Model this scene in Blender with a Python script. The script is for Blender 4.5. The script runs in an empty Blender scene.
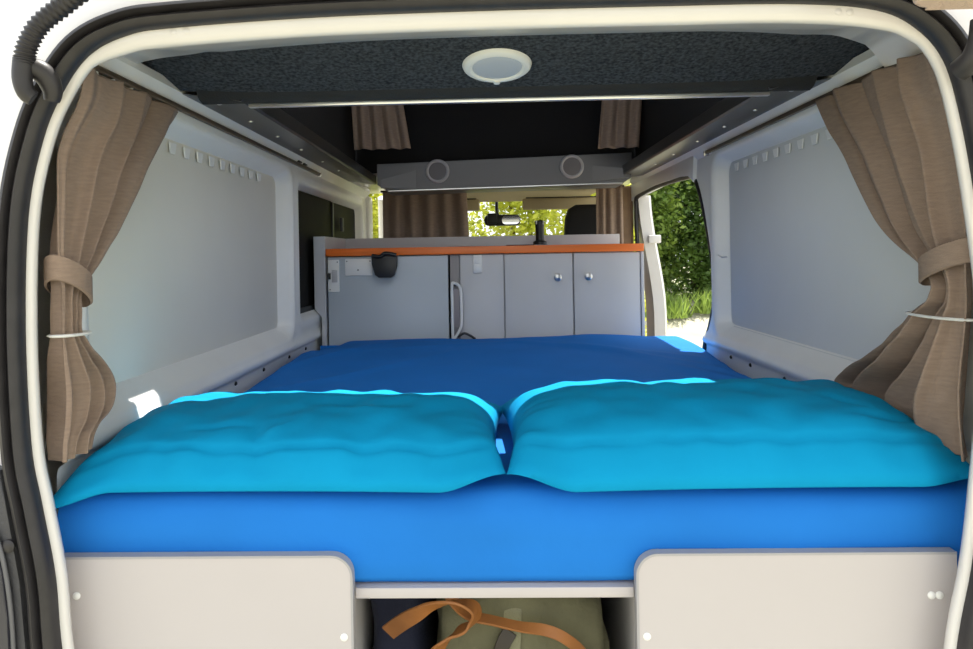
import bpy, bmesh, math, random
from mathutils import Vector, Matrix, noise
random.seed(7)
scn = bpy.context.scene
PI = math.pi
# ------------------------------------------------------------------ camera
# metres; camera at the origin, +Y runs forward into the van, ground at z = GROUND
cam_d = bpy.data.cameras.new('camera'); cam = bpy.data.objects.new('camera', cam_d)
scn.collection.objects.link(cam); scn.camera = cam
cam_d.lens = 730.0 / 973.0 * 36.0; cam_d.sensor_width = 36.0; cam_d.sensor_fit = 'HORIZONTAL'
cam_d.shift_x, cam_d.shift_y = 0.0194, -0.0714
cam_d.clip_start = 0.02
cam.matrix_world = Matrix.Rotation(math.radians(1.6), 4, 'Z') @ Matrix.Rotation(PI/2, 4, 'X') @ Matrix.Rotation(math.radians(-1.0), 4, 'Z')
# ------------------------------------------------------------------ light
W = bpy.data.worlds.new('sky'); scn.world = W; W.use_nodes = True
bg = W.node_tree.nodes['Background']; bg.inputs[0].default_value = (0.90, 0.945, 1.0, 1); bg.inputs[1].default_value = 1.35
sun_d = bpy.data.lights.new('sun', 'SUN'); sun_d.energy = 7.5; sun_d.angle = math.radians(0.6); sun_d.color = (1.0, 0.95, 0.86)
sun = bpy.data.objects.new('sun', sun_d); scn.collection.objects.link(sun)
SUN_DIR = Vector((-0.17, -0.22, -0.62)).normalized()
sun.rotation_euler = SUN_DIR.to_track_quat('-Z', 'Y').to_euler(); sun.location = (2, 3, 8)
vs = scn.view_settings
vs.view_transform = 'Standard'; vs.look = 'None'; vs.gamma = 1.0; vs.use_curve_mapping = False; vs.exposure = 0.45
GROUND, FLOOR, XC = -1.6, -0.95, 0.04
# ------------------------------------------------------------------ materials
MATS = {}
def mat(name, col, rough=0.5, metal=0.0, var=0.0, vscale=20.0, bump=0.0, bscale=200.0, stretch=(1,1,1), coat=0.0, sheen=0.0, trans=0.0, emit=None, col2=None, spec=None):
    if name in MATS: return MATS[name]
    m = bpy.data.materials.new(name); m.use_nodes = True; MATS[name] = m
    nt = m.node_tree; b = nt.nodes['Principled BSDF']
    b.inputs['Base Color'].default_value = (*col, 1); b.inputs['Roughness'].default_value = rough; b.inputs['Metallic'].default_value = metal
    if coat: b.inputs['Coat Weight'].default_value = coat; b.inputs['Coat Roughness'].default_value = 0.08
    if sheen: b.inputs['Sheen Weight'].default_value = sheen
    if trans: b.inputs['Transmission Weight'].default_value = trans
    if spec is not None: b.inputs['Specular IOR Level'].default_value = spec
    if emit: b.inputs['Emission Color'].default_value = (*col, 1); b.inputs['Emission Strength'].default_value = emit
    if var or bump:
        tc = nt.nodes.new('ShaderNodeTexCoord'); mp = nt.nodes.new('ShaderNodeMapping'); mp.inputs['Scale'].default_value = stretch
        nt.links.new(tc.outputs['Object'], mp.inputs['Vector'])
    if var:
        n = nt.nodes.new('ShaderNodeTexNoise'); n.inputs['Scale'].default_value = vscale; n.inputs['Detail'].default_value = 4
        nt.links.new(mp.outputs[0], n.inputs['Vector'])
        r = nt.nodes.new('ShaderNodeValToRGB'); r.color_ramp.elements[0].position = 0.3; r.color_ramp.elements[1].position = 0.7
        c2 = col2 if col2 else tuple(min(1, c*(1+var)) for c in col)
        c1 = tuple(c*(1-var) for c in col) if not col2 else col
        r.color_ramp.elements[0].color = (*c1, 1); r.color_ramp.elements[1].color = (*c2, 1)
        nt.links.new(n.outputs['Fac'], r.inputs[0]); nt.links.new(r.outputs[0], b.inputs['Base Color'])
    if bump:
        n2 = nt.nodes.new('ShaderNodeTexNoise'); n2.inputs['Scale'].default_value = bscale; n2.inputs['Detail'].default_value = 3
        nt.links.new(mp.outputs[0], n2.inputs['Vector'])
        bn = nt.nodes.new('ShaderNodeBump'); bn.inputs['Strength'].default_value = bump; bn.inputs['Distance'].default_value = 0.004
        nt.links.new(n2.outputs['Fac'], bn.inputs['Height']); nt.links.new(bn.outputs[0], b.inputs['Normal'])
    return m
WHITE = mat('body_white_paint', (0.70, 0.68, 0.66), 0.28, var=0.03, vscale=6, coat=0.4)
WALL = mat('wall_lining_pale_grey', (0.82, 0.82, 0.80), 0.35, var=0.03, vscale=5)
RUBBER = mat('black_rubber', (0.022, 0.020, 0.022), 0.45, var=0.2, vscale=30)
PLASTIC = mat('dark_grey_plastic', (0.05, 0.05, 0.055), 0.5, bump=0.3, bscale=300)
BLACKP = mat('black_plastic', (0.012, 0.012, 0.014), 0.4)
CARPET = mat('charcoal_carpet', (0.022, 0.026, 0.031), 0.95, var=0.45, vscale=130, bump=0.9, bscale=350, col2=(0.092, 0.100, 0.112), spec=0.05)
BEAM = mat('dark_roof_beam', (0.02, 0.021, 0.023), 0.8, bump=0.4, bscale=250)
RAILM = mat('dark_satin_rail', (0.022, 0.021, 0.020), 0.32, var=0.2, vscale=12)
CANVAS = mat('black_canvas', (0.006, 0.006, 0.008), 0.9, bump=0.3, bscale=120)
ALU = mat('brushed_aluminium', (0.75, 0.77, 0.78), 0.28, metal=1.0)
CHROME = mat('chrome', (0.7, 0.69, 0.67), 0.35, metal=1.0)
SHADE = mat('warm_grey_blind_cloth', (0.77, 0.745, 0.665), 0.75, var=0.02, vscale=4); SHADE_C = mat('cool_grey_blind_cloth', (0.67, 0.685, 0.685), 0.75, var=0.02, vscale=4)
CURT = mat('brown_linen', (0.285, 0.212, 0.168), 0.95, var=0.09, vscale=45, bump=0.35, bscale=260, stretch=(1, 1, 5), spec=0.1)
SHEET = mat('royal_blue_cotton', (0.016, 0.18, 0.60), 0.8, var=0.05, vscale=5, bump=0.12, bscale=60, spec=0.12)
PILL = mat('turquoise_cotton', (0.002, 0.285, 0.55), 0.8, var=0.05, vscale=6, bump=0.12, bscale=60, spec=0.12)
BOARD = mat('pale_laminate', (0.505, 0.47, 0.470), 0.45, var=0.02, vscale=3)
EDGING = mat('grey_edging', (0.36, 0.35, 0.36), 0.5)
CAPW = mat('white_cap_plastic', (0.85, 0.85, 0.83), 0.4)
GREYLAM = mat('silver_grey_laminate', (0.58, 0.585, 0.60), 0.35, var=0.03, vscale=4)
FRIDGE = mat('blue_grey_fridge_front', (0.48, 0.535, 0.585), 0.3, var=0.02, vscale=4)
ORANGE = mat('orange_wood_edge', (0.86, 0.19, 0.03), 0.35, var=0.15, vscale=10, stretch=(0.3, 6, 6))
SHELFM = mat('shelf_grey_laminate', (0.13, 0.135, 0.15), 0.4, var=0.04, vscale=4)
SPKR = mat('speaker_mesh_grey', (0.17, 0.165, 0.18), 0.6, bump=0.6, bscale=600)
RINGM = mat('speaker_ring_grey', (0.42, 0.42, 0.45), 0.4)
BEIGE = mat('beige_headliner', (0.42, 0.35, 0.22), 0.8, bump=0.3, bscale=300)
LIGHTRING = mat('lamp_ring_white', (0.82, 0.82, 0.79), 0.35)
DIFF = mat('lamp_diffuser_frosted', (0.52, 0.55, 0.60), 0.35)
OLIVE = mat('olive_canvas', (0.125, 0.120, 0.068), 0.9, var=0.18, vscale=14, bump=0.5, bscale=160)
OLIVED = mat('olive_webbing', (0.23, 0.225, 0.14), 0.85, bump=0.5, bscale=300)
DKBROWN = mat('dark_brown_leather', (0.03, 0.022, 0.014), 0.5)
LEATHER = mat('tan_leather', (0.31, 0.12, 0.03), 0.45, var=0.2, vscale=16, bump=0.2, bscale=120)
NAVY = mat('navy_fabric', (0.012, 0.016, 0.04), 0.85, bump=0.4, bscale=120)
SEATM = mat('black_seat_cloth', (0.012, 0.012, 0.014), 0.85, bump=0.4, bscale=250)
DARKGLASS = mat('dark_tinted_glass', (0.005, 0.0045, 0.004), 0.5, spec=0.05)
TRIMPAD = mat('beige_woven_trim', (0.60, 0.45, 0.36), 0.8, bump=1.0, bscale=220)
BRONZE = mat('bronze_curtain_track', (0.10, 0.075, 0.055), 0.35, metal=0.4)
GREYMETAL = mat('floor_grey_vinyl', (0.12, 0.12, 0.125), 0.6, var=0.1)
def glass_mat(name, tint):
    m = bpy.data.materials.new(name); m.use_nodes = True; nt = m.node_tree; nt.nodes.clear()
    o = nt.nodes.new('ShaderNodeOutputMaterial'); t = nt.nodes.new('ShaderNodeBsdfTransparent'); g = nt.nodes.new('ShaderNodeBsdfGlossy')
    t.inputs[0].default_value = (*tint, 1); g.inputs['Roughness'].default_value = 0.02
    mx = nt.nodes.new('ShaderNodeMixShader'); fr = nt.nodes.new('ShaderNodeFresnel'); fr.inputs[0].default_value = 1.45
    nt.links.new(fr.outputs[0], mx.inputs[0]); nt.links.new(t.outputs[0], mx.inputs[1]); nt.links.new(g.outputs[0], mx.inputs[2]); nt.links.new(mx.outputs[0], o.inputs[0])
    return m
GLASS = glass_mat('clear_glass', (0.93, 0.95, 0.93))
def leaf_mat(name, c1, c2):
    m = mat(name, c1, 0.5, var=0.01, vscale=3.0, col2=c2)
    b = m.node_tree.nodes['Principled BSDF']; nt = m.node_tree
    tr = nt.nodes.new('ShaderNodeBsdfTranslucent'); ad = nt.nodes.new('ShaderNodeMixShader'); ad.inputs[0].default_value = 0.35
    src = b.inputs['Base Color'].links[0].from_socket
    nt.links.new(src, tr.inputs[0]); out = nt.nodes['Material Output']
    nt.links.new(b.outputs[0], ad.inputs[1]); nt.links.new(tr.outputs[0], ad.inputs[2]); nt.links.new(ad.outputs[0], out.inputs[0])
    return m
# ------------------------------------------------------------------ mesh helpers
def link(o, parent=None):
    scn.collection.objects.link(o)
    if parent: o.parent = parent
    return o
def mesh_obj(name, V, Fc, m, parent=None, smooth=True, mods=None, angle=None):
    me = bpy.data.meshes.new(name); me.from_pydata([tuple(v) for v in V], [], Fc); me.update()
    bm = bmesh.new(); bm.from_mesh(me); bmesh.ops.recalc_face_normals(bm, faces=bm.faces); bm.to_mesh(me); bm.free()
    me.materials.append(m); o = bpy.data.objects.new(name, me)
    if smooth:
        for p in me.polygons: p.use_smooth = True
        if angle is not None: me.set_sharp_from_angle(angle=angle)
    return link(o, parent)
def bm_obj(name, bm, m, parent=None, smooth=True, angle=0.6):
    bmesh.ops.recalc_face_normals(bm, faces=bm.faces)
    me = bpy.data.meshes.new(name); bm.to_mesh(me); bm.free(); me.materials.append(m)
    if smooth:
        for p in me.polygons: p.use_smooth = True
        me.set_sharp_from_angle(angle=angle)
    return link(bpy.data.objects.new(name, me), parent)
def box(name, x0, x1, y0, y1, z0, z1, m, parent=None, bev=0.003, seg=2, rot=None):
    bm = bmesh.new(); bmesh.ops.create_cube(bm, size=1.0)
    c = Vector(((x0+x1)/2, (y0+y1)/2, (z0+z1)/2))
    for v in bm.verts: v.co = Vector((v.co.x*(x1-x0), v.co.y*(y1-y0), v.co.z*(z1-z0)))
    if bev: bmesh.ops.bevel(bm, geom=bm.edges[:], offset=bev, segments=seg, affect='EDGES', profile=0.5)
    M = Matrix.Translation(c)
    if rot is not None: M = M @ rot
    bmesh.ops.transform(bm, matrix=M, verts=bm.verts)
    return bm_obj(name, bm, m, parent)
def prism(name, pts, axis, a0, a1, m, parent=None, bev=0.003, seg=2):
    """polygon extruded along an axis; pts are (u,v): axis y -> (x,z), axis x -> (y,z), axis z -> (x,y)"""
    bm = bmesh.new()
    def P(u, v, a): return (u, a, v) if axis == 'y' else ((a, u, v) if axis == 'x' else (u, v, a))
    A = [bm.verts.new(P(u, v, a0)) for u, v in pts]; B = [bm.verts.new(P(u, v, a1)) for u, v in pts]
    n = len(pts); bm.faces.new(A); bm.faces.new(B[::-1])
    for i in range(n): bm.faces.new((A[i], B[i], B[(i+1) % n], A[(i+1) % n]))
    if bev:
        es = [e for e in bm.edges if (e.verts[0] in A) == (e.verts[1] in A)]
        bmesh.ops.bevel(bm, geom=es, offset=bev, segments=seg, affect='EDGES', profile=0.5)
    return bm_obj(name, bm, m, parent)
def rrect(u0, u1, v0, v1, r, n=6):
    P = []
    rr = r if isinstance(r, (list, tuple)) else (r,)*4
    for (cu, cv, a, q) in ((u1-rr[0], v0+rr[0], -PI/2, rr[0]), (u1-rr[1], v1-rr[1], 0, rr[1]), (u0+rr[2], v1-rr[2], PI/2, rr[2]), (u0+rr[3], v0+rr[3], PI, rr[3])):
        for i in range(n+1):
            t = a + PI/2*i/n; P.append((cu+q*math.cos(t), cv+q*math.sin(t)))
    return P
def spline(pts, n, closed=False):
    P = [Vector(p) for p in pts]; k = len(P); out = []
    segs = k if closed else k-1
    for i in range(n if closed else n+1):
        t = i/n*segs; s = min(int(t), segs-1); f = t-s
        g = (lambda j: P[j % k]) if closed else (lambda j: P[max(0, min(k-1, j))])
        p0, p1, p2, p3 = g(s-1), g(s), g(s+1), g(s+2)
        out.append(0.5*((2*p1)+(p2-p0)*f+(2*p0-5*p1+4*p2-p3)*f*f+(3*p1-p0-3*p2+p3)*f**3))
    return out
def frames(path):
    T = []
    for i in range(len(path)):
        T.append((path[min(i+1, len(path)-1)]-path[max(i-1, 0)]).normalized())
    up = Vector((0, 0, 1)) if abs(T[0].z) < 0.9 else Vector((1, 0, 0))
    N = [(up-T[0]*up.dot(T[0])).normalized()]
    for i in range(1, len(path)):
        v = N[-1]-T[i]*N[-1].dot(T[i]); N.append(v.normalized())
    return T, N, [T[i].cross(N[i]) for i in range(len(path))]
def tube(name, path, rad, m, parent=None, n=10, angle=None):
    path = [Vector(p) for p in path]; T, N, B = frames(path); V, Fc = [], []
    for i, p in enumerate(path):
        r = rad(i/(len(path)-1)) if callable(rad) else rad
        for k in range(n):
            a = 2*PI*k/n; V.append(p+N[i]*r*math.cos(a)+B[i]*r*math.sin(a))
    for i in range(len(path)-1):
        for k in range(n):
            a, b = i*n+k, i*n+(k+1) % n; Fc.append((a, b, b+n, a+n))
    Fc.append(tuple(range(n))[::-1]); Fc.append(tuple(range((len(path)-1)*n, len(path)*n)))
    return mesh_obj(name, V, Fc, m, parent, True, angle=angle if angle else 1.0)
def ribbon(name, path, width_dirs, w, t, m, parent=None):
    """flat strap: rectangle section swept along the path; width_dirs gives the direction of its width at each point"""
    path = [Vector(p) for p in path]; V, Fc = [], []; n = len(path)
    for i, p in enumerate(path):
        T = (path[min(i+1, n-1)]-path[max(i-1, 0)]).normalized()
        d = Vector(width_dirs[i]); d = (d-T*d.dot(T)).normalized(); nn = T.cross(d)
        for (a, b) in ((-1, -.6), (-.94, -1), (.94, -1), (1, -.6), (1, .6), (.94, 1), (-.94, 1), (-1, .6)):
            V.append(p+d*a*w/2+nn*b*t/2)
    for i in range(n-1):
        for k in range(8):
            a, b = i*8+k, i*8+(k+1) % 8; Fc.append((a, b, b+8, a+8))
    Fc.append(tuple(range(8))); Fc.append(tuple(range((n-1)*8, n*8)))
    return mesh_obj(name, V, Fc, m, parent, True, angle=0.7)
def lathe(name, prof, m, parent=None, M=None, n=32, angle=0.6):
    """prof: (radius, height) about local z, then placed by matrix M"""
    V, Fc = [], []
    for r, h in prof:
        for k in range(n): V.append(Vector((r*math.cos(2*PI*k/n), r*math.sin(2*PI*k/n), h)))
    for i in range(len(prof)-1):
        for k in range(n):
            a, b = i*n+k, i*n+(k+1) % n; Fc.append((a, b, b+n, a+n))
    Fc.append(tuple(range(n))); Fc.append(tuple(range((len(prof)-1)*n, len(prof)*n)))
    if M is not None: V = [M @ v for v in V]
    return mesh_obj(name, V, Fc, m, parent, True, angle=angle)
def empty(name, loc=(0, 0, 0)):
    o = bpy.data.objects.new(name, None); o.empty_display_size = 0.05; o.location = loc
    return link(o)
def rooted(name, loc):
    """Empty at the thing's base; parts are modelled in world coordinates and keep their place"""
    o = empty(name, loc); bpy.context.view_layer.update() if False else None
    return o
def adopt(root, parts):
    for p in parts:
        p.parent = root; p.matrix_parent_inverse = Matrix.Translation(root.location).inverted()
    return root
def tag(o, label, cat=None, group=None, kind=None):
    o['label'] = label
    if cat: o['category'] = cat
    if group: o['group'] = group
    if kind: o['kind'] = kind
    return o
def thing(name, loc, label, cat, parts, group=None, kind=None):
    r = empty(name, loc); tag(r, label, cat, group, kind); return adopt(r, parts)
def face_to(loc, direction):
    return Matrix.Translation(loc) @ Vector(direction).to_track_quat('Z', 'Y').to_matrix().to_4x4()
def sst(a, b, x):
    t = max(0.0, min(1.0, (x-a)/(b-a))); return t*t*(3-2*t)
def fbm(x, y, z=0.0): return noise.noise(Vector((x, y, z)))
# ================================================================== REAR OPENING
LOOP = [(-.663, -.60), (-.672, -.48), (-.691, -.37), (-.706, -.28), (-.712, -.10), (-.704, .075), (-.680, .185), (-.650, .255), (-.606, .315), (-.545, .345), (-.47, .355),
        (-.25, .365), (.0, .368), (.25, .368), (.46, .366), (.58, .354), (.640, .325), (.680, .275), (.703, .19), (.722, .07), (.738, -.08), (.738, -.22), (.727, -.33), (.709, -.47), (.684, -.60),
        (.665, -.80), (.62, -.93), (.50, -.97), (.04, -.975), (-.45, -.97), (-.58, -.93), (-.635, -.80)]
RING = [Vector((p.x, p.y)) for p in spline([(x, z, 0) for x, z in LOOP], 200, True)]
def ring_normals(R):
    N = []
    for i in range(len(R)):
        t = (R[(i+1) % len(R)]-R[i-1]).normalized(); n = Vector((t.y, -t.x)); N.append(n)
    c = sum(R, Vector((0, 0)))/len(R)
    s = 1 if sum((R[i]-c).dot(N[i]) for i in range(len(R))) > 0 else -1
    return [n*s for n in N]
RN = ring_normals(RING)
def ring_sweep(name, prof, m, parent=None, closed=False, angle=0.9):
    V, Fc, n = [], [], len(RING)
    for off, y, *sd in prof:
        for i in range(n):
            k = min(1.0, 1.9*RN[i].x**2); o_ = off if not sd else off*(1-k)+sd[0]*k
            q = RING[i]+RN[i]*o_; V.append((q.x, y, q.y))
    k = len(prof)
    for j in range(k if closed else k-1):
        for i in range(n):
            a, b = j*n+i, j*n+(i+1) % n; c, d = ((j+1) % k)*n+(i+1) % n, ((j+1) % k)*n+i
            Fc.append((a, b, c, d))
    return mesh_obj(name, V, Fc, m, parent, True, angle=angle)
frame = ring_sweep('wall_rear', [(.30, 1.42), (.24, 1.26), (.17, 1.165), (.11, 1.125), (.06, 1.11), (.042, 1.10), (.03, 1.10), (.0, 1.102), (-.013, 1.103, -.006), (-.021, 1.106, -.0095), (-.024, 1.111, -.011),
                                 (-.024, 1.118, -.009), (-.018, 1.14, .02), (.0, 1.22, .09), (.030, 1.32, .115), (.060, 1.437, .12), (.09, 1.44, .12), (.12, 1.43, .13)], WHITE)
tag(frame, 'white painted metal frame around the open rear of the van', kind='structure')
ws = ring_sweep('trim_1', [(.0, 1.112), (-.001, 1.090), (.004, 1.079), (.011, 1.075), (.0165, 1.081), (.0185, 1.090), (.0200, 1.081), (.0245, 1.072), (.030, 1.074), (.034, 1.084), (.034, 1.112)], RUBBER, closed=True, angle=1.2)
tag(ws, 'thick black rubber weatherstrip lining the rear opening', kind='structure')
# spot welds / drip marks on the header
for i, (x, z) in enumerate(((-.475, .349), (-.455, .350), (.545, .352), (.528, .353))):
    t = lathe('weld_spot', [(.0005, .0), (.0055, .0), (.0055, .0015), (.003, .0022), (.0005, .0025)], WHITE, None, face_to((x, 1.1035, z), (0, -1, 0)), 12)
    t.parent = frame
# exterior: corner lamp housing in dark plastic, below-left
lh = prism('body', [(-.90, -.318), (-.742, -.312), (-.731, -.37), (-.713, -.48), (-.704, -.60), (-.70, -.80), (-.72, -.95), (-.90, -.95)], 'y', 1.078, 1.13, PLASTIC, bev=0.008, seg=3)
lh3 = prism('lens', [(-.90, -.385), (-.775, -.386), (-.748, -.41), (-.733, -.46), (-.725, -.53), (-.722, -.62), (-.72, -.80), (-.74, -.9), (-.90, -.9)], 'y', 1.066, 1.09, mat('smoked_lens', (.035, .035, .045), .25), bev=0.006, seg=3)
lh2 = tube('lens_edge', spline([(-.84, 1.072, -.380), (-.775, 1.072, -.382), (-.746, 1.072, -.405), (-.731, 1.072, -.455), (-.722, 1.072, -.53), (-.719, 1.072, -.62), (-.717, 1.072, -.80)], 30), 0.0035, mat('lens_edge_grey', (.12, .12, .13), .35), n=8)
lh4 = lathe('fixing_screw', [(.0005, 0), (.010, 0), (.010, .004), (.006, .006), (.0005, .006)], RUBBER, None, face_to((-.727, 1.078, -.425), (0, -1, 0)), 16)
thing('corner_lamp', (-.80, 1.06, -.95), 'dark grey plastic corner lamp housing outside the rear opening', 'lamp', [lh, lh2, lh3, lh4])
# hinge bracket on the roof gutter
hb1 = box('bracket', -.505, -.445, .985, 1.055, .392, .408, WHITE, bev=.004); hb2 = box('bracket_arm', -.49, -.46, .90, 1.0, .404, .424, WHITE, bev=.004)
hb3 = [lathe('bolt', [(.0005, 0), (.006, 0), (.006, .006), (.0005, .006)], ALU, None, face_to((x, 1.02, .392), (0, 0, -1)), 8) for x in (-.492, -.458)]
thing('tailgate_hinge', (-.475, 1.02, .392), 'white tailgate hinge bracket bolted on the roof edge', 'hinge', [hb1, hb2]+hb3)
# ================================================================== TAILGATE (raised overhead)
def tg(y): return 0.455+(1.0-y)*0.30      # height of its underside
def tg_slab(name, x0, x1, y0, y1, up0, up1, m, bev=0.01):
    return prism(name, [(y0, tg(y0)+up0), (y1, tg(y1)+up0), (y1, tg(y1)+up1), (y0, tg(y0)+up1)], 'x', x0, x1, m, None, bev, 2)
tparts = [tg_slab('hinge_rail', -.66, .74, .90, 1.01, 0, .06, WHITE), tg_slab('lower_panel', -.70, .78, -.30, .42, 0, .07, WHITE),
          tg_slab('side_frame', -.70, -.60, .42, .90, 0, .06, WHITE), tg_slab('side_frame', .68, .78, .42, .90, 0, .06, WHITE),
          tg_slab('glass', -.60, .68, .42, .90, .02, .028, GLASS, 0)]
tp = prism('trim_pad', rrect(.555, .79, .90, .985, .03), 'z', .314, .385, TRIMPAD, None, .012, 3); tparts.append(tp)
tg_root = thing('door_1', (.04, 1.0, .46), 'raised white tailgate with glass and beige woven trim pad', None, tparts, kind='structure')
# ================================================================== corrugated cable hoses
def hose(name, pts, r, rings, label):
    path = spline(pts, rings*4)
    h = tube('corrugated_sleeve', path, lambda t: r*(1+.13*math.cos(t*rings*2*PI)), RUBBER, n=20, angle=2.0)
    return h
h1 = hose('h', [(-.48, 1.0, .41), (-.56, 1.02, .389), (-.605, 1.03, .366), (-.638, 1.03, .340), (-.656, 1.03, .310), (-.661, 1.03, .286)], .0135, 24, '')
h2 = tube('end_sleeve', spline([(-.661, 1.03, .292), (-.664, 1.03, .265), (-.660, 1.032, .245), (-.652, 1.036, .237)], 12), lambda t: .0145-.003*t, RUBBER, n=18)
h3 = tube('grommet', spline([(-.657, 1.04, .283), (-.648, 1.047, .279), (-.641, 1.055, .268), (-.638, 1.06, .252), (-.641, 1.062, .238)], 14), lambda t: .0145+.003*math.sin(PI*t)-.004*t, RUBBER, n=18)
thing('cable_hose', (-.652, 1.036, .237), 'black corrugated cable hose with elbow grommet beside the bare white gutter', 'hose', [h1, h2, h3])
h1 = hose('h', [(.60, .90, .425), (.655, .955, .395), (.690, 1.0, .36), (.698, 1.02, .325), (.696, 1.03, .300)], .0135, 20, '')
h3 = tube('grommet', spline([(.694, 1.03, .312), (.690, 1.032, .285), (.683, 1.04, .262), (.675, 1.06, .25)], 12), lambda t: .0185-.003*t, RUBBER, n=18)
thing('cable_hose', (.683, 1.04, .25), 'black corrugated cable hose ending under the beige tailgate trim pad', 'hose', [h1, h3])
# ================================================================== SIDE WALLS
def sd_rr(y, z, y0, y1, z0, z1, r):
    cy, cz, hy, hz = (y0+y1)/2, (z0+z1)/2, (y1-y0)/2-r, (z1-z0)/2-r
    dy, dz = abs(y-cy)-hy, abs(z-cz)-hz
    return math.hypot(max(dy, 0), max(dz, 0))+min(max(dy, dz), 0)-r
def wall_x(y, z, wins):
    """distance of the lining from the van's centre plane"""
    d = 0.757
    if z < -.335: d += .010*sst(-.335, -.342, z)
    d -= .012*math.exp(-((z+.322)/.02)**2)
    for (y0, y1, z0, z1, r, dep, bev) in wins:
        s = sd_rr(y, z, y0, y1, z0, z1, r)
        lim = bev*(1.35 if z < z0+.04 else 1.0)
        d += dep*sst(0.0, -lim, s)
        d += .006*sst(.05, .02, s)*sst(-.01, .004, s)*-1
    return d
def lin(a, b, n): return [a+(b-a)*i/n for i in range(n+1)]
def ye_right(z):   # rear edge of the sliding-door opening
    P = [(-.95, 2.80), (-.50, 2.80), (-.37, 2.755), (-.277, 2.68), (-.186, 2.62), (-.125, 2.612), (-.02, 2.64), (.128, 2.705), (.22, 2.76), (.27, 2.82), (.36, 2.9)]
    for (a, b), (c, d) in zip(P, P[1:]):
        if a <= z <= c: t = (z-a)/(c-a); return b+(d-b)*t
    return P[-1][1]
WIN_L = [(1.28, 2.645, -.290, .322, .07, .052, .04), (2.74, 4.16, -.24, .292, .05, .055, .035)]
WIN_R = [(1.28, 2.590, -.292, .332, .07, .052, .036)]
def build_wall(name, s, yend, wins):
    zs = lin(-.95, -.36, 6)+lin(-.35, .355, 120)
    nv = 190; V, Fc = [], []
    for z in zs:
        ye = yend(z)
        for j in range(nv+1):
            y = 1.20+(ye-1.20)*j/nv
            V.append((XC+s*wall_x(y, z, wins), y, z))
    n = nv+1
    for i in range(len(zs)-1):
        for j in range(nv): a = i*n+j; Fc.append((a, a+1, a+n+1, a+n))
    return mesh_obj(name, V, Fc, WALL, None, True, angle=0.9)
wl = build_wall('wall_left', -1, lambda z: 4.33, WIN_L)
tag(wl, 'pale grey side lining of the van with two recessed windows', kind='structure')
wr = build_wall('wall_right', 1, ye_right, WIN_R)
tag(wr, 'pale grey side lining of the van ending at the sliding door opening', kind='structure')
# outer skins (give the shell a thickness and keep daylight out)
for s, w, y1 in ((-1, wl, 4.33), (1, wr, 2.60)):
    V = []; Zs = [-1.0, -.6, -.3, 0, .2, .34, .42]; D = [.90, .90, .895, .87, .845, .82, .80]
    for y in (1.40, y1): V += [(XC+s*d, y, z) for z, d in zip(Zs, D)]
    n = len(Zs); o = mesh_obj('outer_skin', V, [(i, i+1, i+1+n, i+n) for i in range(n-1)], WHITE, w)
# press studs along the lower trim
for s, w, ys in ((-1, wl, (1.62, 1.86, 2.06, 2.32, 2.62, 2.86)), (1, wr, (1.50, 1.75, 2.02, 2.28, 2.46))):
    for y in ys:
        zz = -.352-.004*(y-1.5)
        lathe('press_stud', [(.0005, 0), (.0065, 0), (.0065, .003), (.004, .006), (.0005, .007)], BLACKP, w, face_to((XC+s*.767, y, zz), (-s, 0, 0)), 12)
# curtain-track ledge: painted strip above the windows, with the dark roof rail inside it
for s, w, nm in ((-1, wl, 'L'), (1, wr, 'R')):
    y1 = 4.30 if s < 0 else 3.95
    X = lambda d: XC+s*d
    prof = [(.760, .340), (.752, .350), (.742, .362), (.733, .373), (.728, .379), (.735, .400), (.80, .415), (.80, .47)]
    V = [(X(d), y, z) for y in (1.20, y1) for d, z in prof]; n = len(prof)
    mesh_obj('roof_rail_strip', V, [(i, i+1, i+1+n, i+n) for i in range(n-1)], WALL, w, True, angle=0.7)
# bright fixings on the strip
for y in (2.70, 2.78): box('slot', XC-.746, XC-.738, y, y+.05, .3585, .3645, BLACKP, wl, bev=.001)
# curtain tracks
def track(s, label, y0, y1):
    a = box('channel', XC+s*.742-.006, XC+s*.742+.006, y0, y1, .343, .355, BRONZE, bev=.002)
    e = [box('end_stop', XC+s*.742-.009, XC+s*.742+.009, y-.006, y+.006, .338, .357, CHROME, bev=.002) for y in (y0, y1)]
    g = [lathe('glider', [(.0005, 0), (.004, 0), (.004, .012), (.0005, .012)], CAPW, None, face_to((XC+s*.742, y, .343), (0, 0, -1)), 8) for y in (1.30, 1.36, 1.43, 1.50, 1.58)]
    thing('curtain_track', (XC+s*.742, (y0+y1)/2, .34), label, 'curtain track', [a]+e+g)
track(-1, 'slim bronze curtain track above the window that faces the sliding door', 1.25, 3.05)
track(1, 'slim bronze curtain track above the window next to the sliding door', 1.25, 2.62)
# ---- window blinds (flat grey shades in the recesses) with white tabs at the top
def blind(s, y0, y1, z0, z1, label, tab_y, SHADE):
    X = XC+s*.802
    p = prism('panel', rrect(y0, y1, z0, z1, .05, 8), 'x', min(X, X+s*.008), max(X, X+s*.008), SHADE, None, .003, 2)
    tabs = []
    for y in tab_y:
        xx = XC+s*.7975
        tabs.append(prism('tab', [(y-.014, z1-.050), (y+.010, z1-.050), (y+.019, z1-.024), (y-.020, z1-.024)], 'x', min(xx, xx-s*.004), max(xx, xx-s*.004), CAPW, None, .001, 1))
    h = tube('hem_rod', [(XC+s*.798, y0+.05, z0+.012), (XC+s*.798, y1-.05, z0+.012)], .004, SHADE, n=8)
    thing('window_blind', (X, (y0+y1)/2, z0), label, 'blind', [p, h]+tabs, 'flat grey window blinds')
blind(-1, 1.31, 2.625, -.272, .306, 'flat warm grey blind covering the window opposite the sliding door side', [1.74+i*.083 for i in range(9)], SHADE)
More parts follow.
